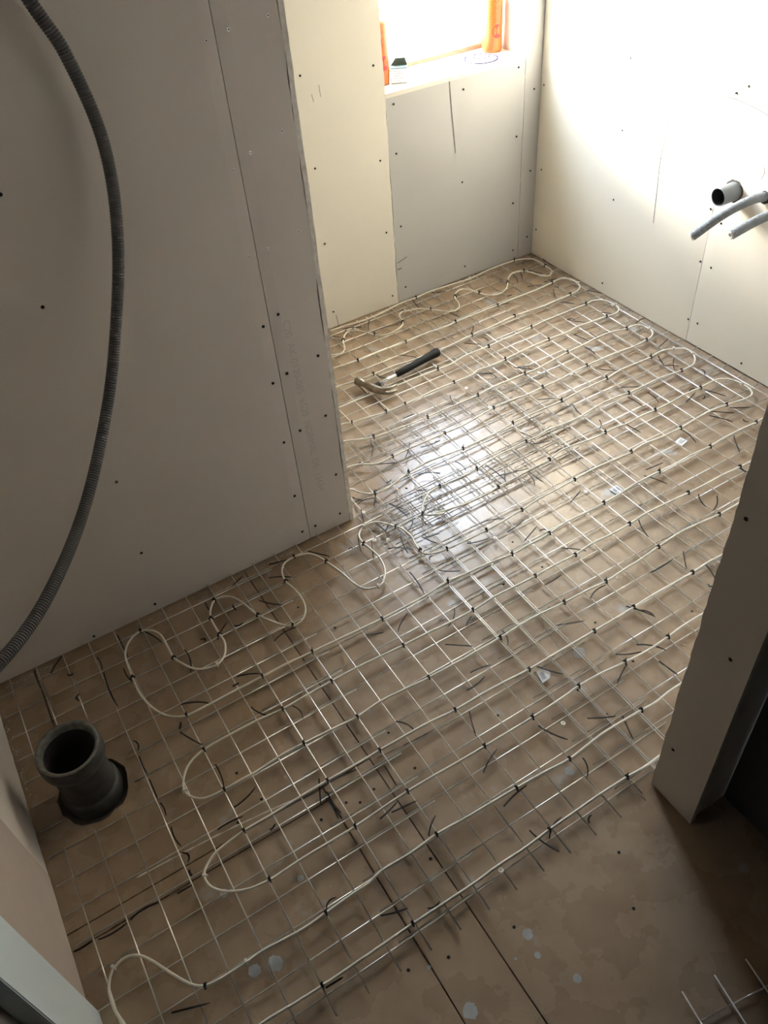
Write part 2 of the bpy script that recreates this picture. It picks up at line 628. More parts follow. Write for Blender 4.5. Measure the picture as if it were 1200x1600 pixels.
def pencil(parent, axis, face, pts, w=0.0012, name='pencil_line'):
    P = spline([(u, 0, z) for u, z in pts], 0.02)
    bm = bmesh.new()
    prev = None
    for i, p in enumerate(P):
        t = (P[min(i + 1, len(P) - 1)] - P[max(i - 1, 0)]).normalized()
        n = Vector((-t.z, 0, t.x)) * w * 0.5
        q = []
        for s in (1, -1):
            u, z = p.x + s * n.x, p.z + s * n.z
            q.append(bm.verts.new((u, face, z) if axis == 'y' else (face, u, z)))
        if prev:
            bm.faces.new((prev[0], prev[1], q[1], q[0]))
        prev = q
    return obj(name, bm, 'pencil', parent)


# --- window wall
SILL, HEAD = 0.862, 1.962
OX0, OX1 = 1.635, 2.290
wb = wall('wall_back')
core(wb, WX0 - 0.1, OX0 - TH, WYB + TH, 3.12, -0.018, CEIL, 'board_edge')
core(wb, OX1 + TH, WX1 + 0.1, WYB + TH, 3.12, -0.018, CEIL, 'board_edge')
core(wb, OX0 - TH, OX1 + TH, WYB + TH, 3.12, -0.018, SILL - 0.018, 'board_edge')
core(wb, OX0 - TH, OX1 + TH, WYB + TH, 3.12, HEAD + TH, CEIL, 'board_edge')
board(wb, 'y', WYB, WYB + TH, WX0, 0.43, 0.004, CEIL, 'board_back', seed=11)
board(wb, 'y', WYB, WYB + TH, 0.432, OX0 - 0.0012, 0.004, CEIL, 'board_back', rag='u1', seed=12)
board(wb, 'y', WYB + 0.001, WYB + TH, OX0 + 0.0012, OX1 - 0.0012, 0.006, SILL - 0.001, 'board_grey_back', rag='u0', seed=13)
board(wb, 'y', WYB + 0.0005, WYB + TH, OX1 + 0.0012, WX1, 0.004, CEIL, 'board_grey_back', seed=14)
board(wb, 'y', WYB, WYB + TH, OX0 + 0.001, OX1 - 0.001, HEAD, CEIL, 'board_back', seed=15)
board(wb, 'x', OX0, OX0 - TH, WYB + TH, 3.05, SILL, HEAD, 'board_back', seed=16, name='reveal_board')
board(wb, 'x', OX1, OX1 + TH, WYB + TH, 3.05, SILL, HEAD, 'board_back', seed=17, name='reveal_board')
bm = bmesh.new()
bx(bm, OX0, OX1, WYB + TH, 3.05, HEAD, HEAD + TH)
obj('reveal_board', bm, 'board_back', wb)
for u, z in nums("1302,994 1594,967 1669,820 1987,803 2255,827 2339,729 1314,674 1594,631 1668,639 1979,444 2257,561 2252,277 2340,397 1315,378 1598,339 1669,344 1314,75 1606,48 1675,67 1991,61 2261,53 2341,94"):
    screw(wb, 'y', WYB - 0.0002, u, z)
pencil(wb, 'y', WYB - 0.0006, [(1.922, 0.846), (1.932, 0.722), (1.947, 0.570)], 0.003)
pencil(wb, 'y', WYB - 0.0006, [(1.337, 0.927), (1.341, 0.900)], 0.0018)
pencil(wb, 'y', WYB - 0.0006, [(1.369, 0.951), (1.371, 0.911)], 0.0018)
pencil(wb, 'y', WYB - 0.0006, [(1.325, 0.055), (1.331, 0.0)], 0.0025)
pencil(wb, 'y', WYB - 0.0006, [(1.640, 0.190), (1.668, 0.197), (1.690, 0.204)], 0.003)
pencil(wb, 'y', WYB - 0.0006, [(1.640, 0.160), (1.660, 0.161)], 0.004)

# --- right wall with the taped joint
wr = wall('wall_right')
core(wr, WX1 + TH, WX1 + 0.1, 0.44, WYB + 0.2, -0.018, CEIL, 'board_edge')
board(wr, 'x', WX1, WX1 + TH, 1.8595, WYB, 0.004, CEIL, 'board_warm_lit', taper=(0.035, 0), seed=21)
board(wr, 'x', WX1, WX1 + TH, 0.66, 1.8575, 0.006, CEIL, 'board_warm_lit', taper=(0, 0.035), seed=22)
for u, z in nums("2339,927 2801,741 2337,681 2785,403 2338,415 1862,916 1821,945 1868,534 1812,501 2797,127 1865,337 1814,333 1866,96 1820,99 2343,49 1591,39"):
    screw(wr, 'x', WX1 - 0.0002, u, z)
pencil(wr, 'x', WX1 - 0.0006, [(2.124, 0.844), (2.123, 0.749), (2.130, 0.630), (2.124, 0.531), (2.117, 0.396)], 0.0022)
pencil(wr, 'x', WX1 - 0.0006, [(2.07, 0.890), (2.031, 0.895), (1.972, 0.899), (1.898, 0.899), (1.841, 0.897), (1.784, 0.891), (1.728, 0.881), (1.6, 0.85)], 0.0022)
pencil(wr, 'x', WX1 - 0.0006, [(2.042, 0.670), (2.018, 0.673), (1.992, 0.671), (1.958, 0.671)], 0.0012)
pencil(wr, 'x', WX1 - 0.0006, [(2.000, 0.690), (1.985, 0.662), (2.002, 0.648), (2.009, 0.660), (1.999, 0.637)], 0.0012)
pencil(wr, 'x', WX1 - 0.0006, [(1.700, 0.735), (1.690, 0.715), (1.698, 0.690)], 0.0016)

# --- grey partition on the left (W1) with its broken board edge
wl = wall('wall_left')
core(wl, WX0, W1X - 0.030, W1Y + TH, W1Y + 0.09, 0.0, CEIL)
board(wl, 'y', W1Y, W1Y + TH, WX0, 0.6345, 0.006, CEIL, 'board_grey', seed=31, taper=(0, 0.03))
board(wl, 'y', W1Y, W1Y + TH, 0.6365, W1X - 0.0140, 0.006, CEIL, 'board_grey', rag='u1', seed=32, taper=(0.03, 0))
# the end board, its sawn edge standing beside the face board
board(wl, 'x', W1X, W1X - TH, W1Y + 0.0006, W1Y + 0.115, 0.004, CEIL, 'board_end', rag='u0', seed=33, name='end_board')
board(wl, 'y', W1Y + 0.1025, W1Y + 0.09, WX0, W1X - 0.014, 0.0, CEIL, 'board_grey', seed=34)
W1S = nums("753,1439 664,1430 614,1420 745,1218 664,1191 617,1166 749,986 665,969 615,964 752,804 661,795 616,777 144,1243 139,1002 752,637 656,620 612,607 748,439 664,424 610,407 753,214 610,202 747,53 658,49 612,50 148,500 140,241 122,34 -67,20")
for u, z in W1S:
    screw(wl, 'y', W1Y - 0.0002, u, z, bright=(z > 0.95 and u > 0.5) or (u > 0.74 and z > 0.78))
text_mesh('stamp_print', 'C20  AK-0120-085  6520  NORMAL  DE  13634', 0.030, 'stamp',
          Matrix.Translation((0.668, W1Y - 0.0002, 0.772)) @ Matrix.Rotation(math.radians(90), 4, 'X') @ Matrix.Rotation(math.radians(-88), 4, 'Z'), wl, 0.0)

# --- left partition with pinkish plaster, door lining at its near end
wp = wall('wall_near_left')
core(wp, WX0 - 0.09, WX0 - TH, 0.80, WYB + 0.1, -0.018, CEIL)
board(wp, 'x', WX0, WX0 - TH, 0.800, 1.1325, 0.003, CEIL, 'plaster_pink', rag='z0', seed=41)
board(wp, 'x', WX0 - 0.001, WX0 - TH, 1.1345, WYB, 0.003, CEIL, 'board_grey', rag='z0', seed=42)

# --- near right partition (W2) and hallway
wq = wall('wall_near_right')
core(wq, 0.935, WX1 + 0.08, 0.462, 0.545, 0.0, CEIL)
board(wq, 'x', 0.924, 0.935, 0.440, 0.560, 0.004, CEIL, 'board_grey', rag='u1', seed=51, name='end_board')
board(wq, 'y', 0.449, 0.462, 0.9365, 1.06, 0.0, CEIL, 'board_grey', seed=52)
board(wq, 'y', 0.5555, 0.545, 0.9365, WX1, 0.0, CEIL, 'board_grey', seed=53)
for u, z in nums("538,889 483,577 534,191"):
    screw(wq, 'x', 0.9238, u, z)
wh = wall('wall_hall_right')
board(wh, 'x', 1.040, 1.055, -1.25, 0.448, 0.0, CEIL, 'hall_grey', seed=61)
wh2 = wall('wall_hall_left')
board(wh2, 'x', -0.375, -0.40, -1.25, 0.667, 0.0, CEIL, 'hall_grey', seed=62)
wh3 = wall('wall_hall_back')
board(wh3, 'y', -1.25, -1.27, -0.40, 1.055, 0.0, CEIL, 'hall_grey', seed=63)
bm = bmesh.new()
bx(bm, -0.6, WX1 + 0.1, -1.3, 3.12, CEIL, CEIL + 0.05)
tag(obj('ceiling', bm, 'ceiling'), kind='structure')

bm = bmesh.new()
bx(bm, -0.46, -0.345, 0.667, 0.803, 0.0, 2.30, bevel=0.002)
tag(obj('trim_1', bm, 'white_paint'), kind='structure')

bm = bmesh.new()
bx(bm, -14, 18, 3.2, 34, -0.65, -0.6)
tag(obj('ground', bm, 'outside'), kind='structure')

# --- window
win = wall('window_1')
bm = bmesh.new()
bx(bm, OX0, OX1, WYB + 0.0005, 3.05, SILL - 0.018, SILL, bevel=0.0015)
obj('window_sill', bm, 'board_back', win)
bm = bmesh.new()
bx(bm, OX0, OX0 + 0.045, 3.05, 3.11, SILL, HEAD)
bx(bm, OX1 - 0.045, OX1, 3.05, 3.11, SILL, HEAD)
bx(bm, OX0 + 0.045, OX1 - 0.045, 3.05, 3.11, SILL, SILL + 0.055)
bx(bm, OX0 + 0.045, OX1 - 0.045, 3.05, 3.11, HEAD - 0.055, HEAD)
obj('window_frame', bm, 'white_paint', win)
bm = bmesh.new()
bx(bm, OX0 + 0.002, OX1 - 0.002, 3.038, 3.0495, SILL, SILL + 0.012, bevel=0.002)
obj('bottom_bead', bm, 'bead_wood', win)
bm = bmesh.new()
bx(bm, OX1 - 0.011, OX1 - 0.001, 3.02, 3.0495, SILL + 0.012, HEAD, bevel=0.002)
obj('side_bead', bm, 'sill_wood', win)
bm = bmesh.new()
bx(bm, OX0 + 0.040, OX1 - 0.040, 3.078, 3.082, SILL + 0.05, HEAD - 0.05)
obj('window_pane', bm, 'glass', win)

# ------------------------------------------------------------------ welded mesh sheets
R_W = 0.00165
bm = bmesh.new()
tube(bm, [(-0.5, 0, 0), (0.5, 0, 0)], R_W, 8)
wire0 = obj('wire', bm, 'wire', smooth=False)
for p in wire0.data.polygons:
    p.use_smooth = len(p.vertices) == 4
_wire_used = [False]


def wire(parent, x0, y0, x1, y1, z):
    if _wire_used[0]:
        o = inst('wire', wire0, parent)
    else:
        o = wire0
        o.parent = parent
        _wire_used[0] = True
    o.location = ((x0 + x1) / 2, (y0 + y1) / 2, z)
    o.rotation_euler = (0, 0, math.atan2(y1 - y0, x1 - x0))
    o.scale = (math.hypot(x1 - x0, y1 - y0), 1, 1)
    return o


def sheet(label, x0, px, nx, y0, py, ny, tx, ty, dz=0.0, cut=None, skew=0.0):
    s = tag(empty('wire_mesh_sheet', (x0, y0, 0)), label, 'wire mesh', 'welded wire mesh sheets on the floor')
    for j in range(ny):                 # lower wires, running along X
        y = y0 + py * j
        j1, j2 = random.uniform(-.0006, .0006), random.uniform(-.0006, .0006)
        spans = [(tx[0], tx[1])]
        if cut and abs(y - cut[1]) < cut[3]:
            spans = [(tx[0], cut[0] - cut[2]), (cut[0] + cut[2] + 0.012, tx[1])]
        for a, b in spans:
            wire(s, a - x0, y - y0 + j1, b - x0, y - y0 + j2, 0.0085 + dz)
    for i in range(nx):                 # upper wires, running along Y
        x = x0 + px * i
        j1, j2 = random.uniform(-.0006, .0006), random.uniform(-.0006, .0006)
        spans = [(ty[0], ty[1])]
        if cut and abs(x - cut[0]) < cut[2] + 0.02:
            spans = [(ty[0], 1.176), (1.402, ty[1])]
        for a, b in spans:
            wire(s, x - x0 + j1, a - y0, x - x0 + j2, b - y0, 0.0118 + dz)
    return s


sheet('wire mesh sheet cut round the black soil pipe below the grey wall', -0.3118, 0.0746, 11, 0.5765, 0.0746, 16, (-0.352, 0.474), (0.532, 1.740), 0.0, (PIPE[0], PIPE[1], 0.082, 0.09))
sheet('wire mesh sheet in the middle front, reaching to the end of the grey wall', 0.2845, 0.0740, 11, 0.5815, 0.0746, 16, (0.236, 1.066), (0.532, 1.745), 0.0030)
sheet('wire mesh sheet front right with a barcode label, running under the dark wall end', 0.8835, 0.0744, 11, 0.5945, 0.0747, 16, (0.841, 1.668), (0.551, 1.757), 0.0)
sheet('wire mesh sheet along the right wall, below the grey conduits', 1.572, 0.0747, 11, 0.886, 0.0752, 16, (1.523, 2.360), (0.845, 2.050), 0.0030)
sheet('narrow wire mesh strip bridging the shiny middle of the floor', 0.830, 0.0738, 11, 1.598, 0.0742, 7, (0.80, 1.605), (1.560, 2.085), -0.0025)
sheet('wire mesh sheet lying under the hammer', 0.6615, 0.0745, 16, 2.010, 0.0749, 11, (0.62, 1.815), (1.971, 2.797), 0.0)
sheet('wire mesh sheet in the far corner under the window', 1.575, 0.0750, 11, 1.640, 0.0748, 16, (1.535, 2.367), (1.600, 2.800), 0.0030)
hs = sheet('loose wire mesh sheet on the bare hallway floor', 0.648, 0.0755, 4, 0.151, -0.0745, 4, (0.638, 0.90), (-0.10, 0.206), -0.002)
hs.rotation_euler = (0, 0, math.radians(-9.5))

# ------------------------------------------------------------------ heating cable
CABLE = """1262,2776 1344,2770 1441,2760 1529,2769 1626,2784 1702,2782 1765,2792 1872,2786 1986,2774 2112,2788 2244,2786 2291,2767 2318,2738 2325,2693 2322,2656
2319,2619 2309,2595 2285,2577 2260,2591 2240,2626 2215,2678 2175,2697 2138,2683 2100,2645 2072,2613 2033,2589 1995,2584 1970,2598 1953,2621 1943,2643
1930,2684 1902,2718 1875,2716 1846,2691 1830,2663 1820,2625 1806,2601 1776,2586 1744,2600 1698,2658 1663,2697 1621,2708 1601,2718 1577,2715 1561,2694
1549,2649 1535,2627 1495,2610 1449,2604 1416,2616 1400,2637 1380,2679 1354,2715 1329,2724 1304,2712 1277,2680 1266,2658 1254,2627 1240,2608 1217,2596
1188,2607 1062,2594 1026,2564 1062,2534 1146,2521 1249,2509 1344,2513 1472,2507 1569,2511 1681,2507 1724,2511 1942,2510 2020,2512 2137,2512 2244,2517
2292,2521 2317,2507 2329,2478 2326,2439 2312,2413 2282,2396 2239,2390 2151,2387 2078,2386 1945,2397 1814,2387 1718,2384 1593,2375 1408,2382 1348,2390
1294,2390 1251,2390 1178,2391 1091,2400 953,2381 917,2339 953,2296 1037,2278 1106,2281 1170,2279 1269,2269 1341,2268 1469,2265 1515,2262 1601,2276
1721,2276 1787,2280 1870,2282 1946,2284 2015,2291 2114,2291 2236,2288 2274,2292 2308,2277 2323,2248 2326,2206 2319,2179 2298,2162 2264,2157 2237,2162
2138,2170 2084,2176 2035,2168 1940,2171 1809,2170 1714,2162 1639,2159 1588,2165 1550,2154 1466,2155 1387,2157 1325,2154 1246,2150 1163,2151 1096,2161
1029,2171 996,2184 870,2170 834,2138 870,2106 954,2092 1002,2069 1050,2050 1133,2043 1206,2036 1268,2033 1357,2035 1396,2034 1490,2034 1561,2040
1647,2041 1717,2040 1776,2036 1811,2041 1939,2055 2029,2058 2099,2063 2175,2059 2235,2043 2267,2043 2293,2034 2304,2009 2304,1979 2293,1957 2269,1941
2238,1935 2156,1931 2085,1938 2010,1939 1937,1941 1854,1936 1810,1930 1717,1931 1635,1929 1566,1936 1489,1936 1415,1927 1334,1918 1266,1919 1189,1920
1116,1923 1049,1921 987,1918 914,1959 778,1944 748,1908 778,1872 848,1856 862,1827 881,1804 901,1793 935,1791 976,1797 1012,1807 1049,1818 1090,1822
1135,1824 1268,1811 1345,1812 1422,1815 1488,1823 1563,1826 1636,1826 1717,1823 1808,1829 1934,1831 2007,1842 2080,1840 2158,1835 2226,1843 2275,1825
2307,1800 2307,1763 2291,1734 2261,1711 2229,1704 2187,1705 2090,1717 2005,1716 1935,1716 1858,1725 1785,1723 1714,1713 1648,1712 1564,1721 1517,1715
1469,1714 1394,1712 1320,1710 1244,1697 1167,1692 1097,1697 1063,1696 1034,1684 1006,1661 984,1634 977,1621 984,1608 1004,1595 1037,1584 1009,1598
1056,1588 1120,1579 1183,1578 1247,1582 1323,1586 1389,1591 1469,1594 1520,1605 1570,1604 1629,1596 1674,1592 1714,1592 1762,1593 1811,1587 1869,1590
1939,1585 2022,1586 2091,1591 2163,1586 2227,1588 2264,1581 2285,1561 2296,1531 2296,1507 2298,1484 2286,1460 2262,1446 2225,1449 2156,1461 2083,1469
2012,1465 1936,1461 1849,1463 1767,1470 1709,1463 1632,1468 1544,1472 1469,1467 1402,1464 1313,1462 1245,1453 1170,1447 1097,1444 1026,1446 952,1448
924,1452 896,1464 883,1478 883,1514 892,1553 891,1582 886,1606 876,1621 858,1651 840,1673 814,1683 794,1682 774,1671 761,1656 755,1635 755,1615
761,1586 765,1548 761,1513 749,1478 726,1449 706,1440 684,1443 665,1455 657,1466 647,1499 639,1550 623,1615 612,1650 595,1675 575,1686 550,1691
520,1687 499,1669 487,1641 485,1611 491,1577 494,1534 489,1498 475,1470 452,1452 427,1452 408,1467 384,1501 360,1544 342,1612 332,1639 316,1660
296,1669 276,1670 259,1653 247,1632 240,1608 239,1581 239,1543 241,1515 234,1488 219,1464 196,1449 175,1450 148,1462 130,1479 115,1504 100,1540
99,1571 99,1607 97,1636 87,1661 70,1678 50,1684 25,1676 2,1656 -10,1633 -16,1606 -19,1544 -20,1490 -16,1456 -6,1418 9,1386 30,1362 59,1345 106,1342
152,1343 186,1344 280,1343 357,1343 430,1339 499,1336 572,1331 648,1329 720,1330 794,1331 877,1339 946,1334 1021,1330 1099,1318 1165,1320 1198,1320
1246,1323 1319,1330 1395,1328 1470,1329 1540,1333 1619,1339 1715,1338 1794,1336 1858,1337 1936,1332 2001,1337 2074,1337 2155,1332 2193,1330 2150,1330
2250,1334 2295,1298 2310,1267 2295,1235 2250,1199 2150,1203 1982,1203 1938,1205 1862,1209 1781,1209 1714,1212 1624,1217 1535,1219 1469,1214 1395,1213
1321,1216 1247,1209 1175,1212 1098,1211 1018,1213 951,1215 880,1210 797,1211 723,1214 648,1216 575,1221 511,1224 428,1224 354,1223 281,1221 210,1227
136,1228 65,1226 32,1218 10,1204 -5,1187 -16,1167 -20,1150 -16,1131 -3,1114 14,1103 40,1098 63,1097 105,1098 146,1097 225,1102 281,1100 353,1097
428,1092 502,1098 572,1095 645,1090 882,1089 955,1093 1015,1093 1101,1087 1186,1084 1252,1079 1321,1084 1391,1087 1470,1094 1554,1101 1619,1099
1717,1089 1800,1089 2160,1089 2260,1093 2305,1058 2320,1027 2305,997 2260,962 2160,966 1600,966 1543,969 1476,966 1401,966 1316,967 1250,965 1177,963
1105,963 1023,964 946,964 881,963 801,968 732,971 649,970 573,976 501,978 430,979 357,978 280,979 210,979 136,977 61,976 19,971 -12,966 -36,954
-51,941 -58,926 -57,909 -51,894 -37,878 -17,864 17,849 43,844 63,841 93,842 139,844 216,843 279,843 348,847 429,850 501,849 575,847 650,846 721,845
797,844 850,846 903,848 953,851 1025,849 1102,841 1173,836 1252,838 1312,843 1397,843 2140,843 2240,847 2285,811 2300,778 2285,745 2240,709 2140,713
1182,713 1130,712 1078,708 1034,711 976,713 921,714 868,711 799,706 720,712 647,716 570,720 505,722 431,726 356,722 279,724 245,716 208,715 138,712
92,710 58,711 -14,717 -50,716 -87,716 -113,716 -140,720 -153,728 -166,741 -181,763 -200,795 -217,825 -231,844 -246,856 -263,862 -279,860 -293,854
-302,843 -310,827 -313,810 -313,783 -309,761 -305,746 -295,680 -260,620 -200,590 -130,588 -70,597 -7,594 62,592 136,592 209,592 279,593 438,592
497,594 569,593 644,596 749,598 793,598 879,596 931,593 991,595 1100,595 1600,600 2100,600"""
CZ = 0.0212
pts = []
for i, (x, y) in enumerate(nums(CABLE)):
    pts.append((x, y, CZ + 0.0008 * math.sin(i * 1.7) + 0.0006 * math.sin(i * 0.61)))
CP = spline(pts, 0.016)
bm = bmesh.new()
tube(bm, CP, 0.0032, 8)
tag(obj('heating_cable', bm, 'cable', smooth=True), 'white heating cable snaking in long loops over the wire mesh', 'cable')


LAND = [((1.36, 2.33), 'near the hammer'), ((1.95, 2.62), 'below the window'), ((2.25, 2.55), 'in the far corner'),
        ((2.15, 1.95), 'below the grey conduits'), ((2.15, 1.50), 'by the far end of the dark wall'), ((1.55, 1.40), 'near the middle barcode label'),
        ((1.90, 1.38), 'near the far barcode label'), ((0.95, 0.93), 'near the front barcode label'), ((1.30, 1.75), 'on the shiny floor patch'),
        ((0.90, 1.66), 'at the end of the grey wall'), ((0.45, 1.55), 'along the foot of the grey wall'), ((-0.20, 1.50), 'behind the black soil pipe'),
        ((0.00, 1.25), 'beside the black soil pipe'), ((-0.20, 0.90), 'by the white door lining'), ((0.30, 0.80), 'over the floor joints in front'),
        ((0.70, 0.65), 'on the front edge of the mesh'), ((1.02, 0.65), 'at the foot of the dark wall end'), ((0.50, 1.20), 'between grey wall and front edge'),
        ((1.25, 1.05), 'in the middle right of the mesh'), ((0.90, 2.30), 'behind the grey wall end'), ((1.75, 1.80), 'amid the right hand mesh'), ((1.75, 2.30), 'between hammer and right wall')]


def zone(x, y):
    return min(LAND, key=lambda L: (L[0][0] - x) ** 2 + (L[0][1] - y) ** 2)[1]


SMALL = []      # (object, kind, zone, category, x, y) of the many small pieces; labelled together below


# ties cinched round the cable
def tie_mesh(material, tail):
    bm = bmesh.new()
    ring = [(0.0, 0.0053 * math.cos(a * math.pi / 6), 0.0053 * math.sin(a * math.pi / 6)) for a in range(13)]
    tube(bm, ring, 0.0016, 5, caps=False, flat=1.5)
    bx(bm, -0.0030, 0.0030, -0.0038, 0.0038, 0.0040, 0.0088, bevel=0.0008)
    if tail:
        tube(bm, [(0.0, 0.0, 0.0085), (0.0008, 0.0008, tail * 0.6 + 0.0085), (0.003, 0.002, tail + 0.0085)], 0.0014, 5, flat=0.6)
    return bm


ties_k = [obj('cable_tie', tie_mesh('black_nylon', t), 'black_nylon') for t in (0.004, 0.0075, 0.0)]
tie_w = obj('cable_tie', tie_mesh('white_nylon', 0.0), 'white_nylon')
used = set()


def place(src, name, x, y, z, rz, sc=1.0):
    if src.name in used:
        o = inst(name, src)
    else:
        o = src
        used.add(src.name)
    o.location = (x, y, z)
    o.rotation_euler = (0, 0, rz)
    o.scale = (sc, sc, sc)
    return o


TK = """1702,2782,9 1402,2634,128 1547,2646,-122 1698,2658,132 1277,2680,-117 1475,2507,2 1249,2509,3 2244,2786,-21 2322,2659,-94 2215,2678,154 2096,2641,-131
1943,2643,108 1843,2685,-121 2244,2517,5 1942,2510,1 1724,2511,0 2239,2390,-178 1945,2397,-176 1718,2384,-176 1943,2284,2 1721,2276,3 1940,2171,-179
1717,2162,-175 1939,2055,2 2237,2162,175 2236,2288,5 2235,2043,1 2238,1935,-177 2164,1836,7 1937,1941,-177 1937,1832,8 2163,1586,2 2190,1705,178
2159,1461,170 1939,1585,1 1936,1461,178 2159,1332,-3 1939,1332,4 1938,1205,177 1714,1212,177 1715,1338,-1 1717,1089,0 1714,1931,-179 1714,1823,-3
1938,1716,180 1714,1592,2 1712,1464,-174 1469,1594,13 1469,1467,-178 1469,2265,-3 1469,2155,179 1493,2034,5 1717,2040,-4 1492,1936,179 1492,1823,2
1268,1811,1 1266,1919,180 1466,1714,-178 1244,1697,-177 1251,2390,180 1246,2150,179 1163,2151,172 1029,2171,159 1050,2050,-5 1268,2033,2
1049,1921,-177 1049,1818,6 901,1793,-3 876,1621,120 755,1615,-79 883,1491,90 977,1621,-61 1094,1697,-178 952,1448,172 1247,1582,2 1242,1453,-176
1097,1444,178 1246,1323,5 1099,1318,2 880,1339,-4 1101,1211,-179 1470,1329,3 1469,1214,-179 1250,1209,-175 1470,1094,4 1252,1079,4 1476,966,180
550,1691,-173 623,1615,108 485,1615,-94 360,1544,105 427,1452,143 648,1329,0 53,1684,163 -19,1541,-90 100,1540,92 276,1670,-135 241,1611,-105
239,1543,-88 62,1345,-3 62,1225,-165 63,1097,1 280,1343,0 430,1339,-3 281,1221,175 428,1224,-179 281,1100,-2 431,1092,5 648,1216,177 877,1210,180
648,1090,0 882,1089,3 1104,1087,-2 881,963,176 953,851,-2 1250,965,-178 1105,963,180 1252,838,5 1102,841,-4 1034,711,178 430,979,-179 649,970,175
429,850,-1 650,846,-1 797,844,2 799,706,175 647,716,177 879,596,-3 647,596,1 428,726,-177 282,843,4 283,979,180 61,976,-173 63,841,3 135,712,-178
279,593,0 62,592,0 -140,720,150"""
TW = """1438,2761,-6 1354,2715,160 1604,2717,153 1986,2774,6 2285,2577,151 2326,2439,-117 2326,2206,-105 2304,1988,-91 2272,1826,-21 2304,1757,-119
2296,1513,-91 942,1943,150 193,1449,175 -19,1147,-79 -50,716,-179 -290,856,-156 -56,929,-116 791,1681,-150 702,1440,173"""
for i, w in enumerate(TK.split()):
    x, y, a = (int(v) for v in w.split(','))
    x, y = x / 1000, y / 1000
    o = place(ties_k[i % 3], 'cable_tie', x, y, CZ, math.radians(a))
    SMALL.append((o, 'black cable tie', zone(x, y), 'cable tie', x, y))
for i, w in enumerate(TW.split()):
    x, y, a = (int(v) for v in w.split(','))
    x, y = x / 1000, y / 1000
    o = place(tie_w, 'cable_tie', x, y, CZ, math.radians(a), 1.1)
    SMALL.append((o, 'white cable tie', zone(x, y), 'cable tie', x, y))


# cut-off tie tails scattered over the mesh, plus dark dashes beside some wires
def tail_mesh(bend):
    """unit-length strip along X from -0.5 to 0.5, bowed by bend"""
    bm = bmesh.new()
    prev = None
    n = 6
    for i in range(n + 1):
        t = i / n
        x = t - 0.5
        y = bend * (1 - 4 * x * x)
        w = 0.0017 if i < n else 0.0008
        q = [bm.verts.new((x, y + s * w, z)) for s, z in ((1, 0.0), (-1, 0.0), (-1, 0.0015), (1, 0.0015))]
        if prev:
            for k in range(4):
                bm.faces.new((prev[k], prev[(k + 1) % 4], q[(k + 1) % 4], q[k]))
        else:
            bm.faces.new(list(reversed(q)))
        prev = q
    bm.faces.new(prev)
    bmesh.ops.recalc_face_normals(bm, faces=bm.faces[:])
    return bm


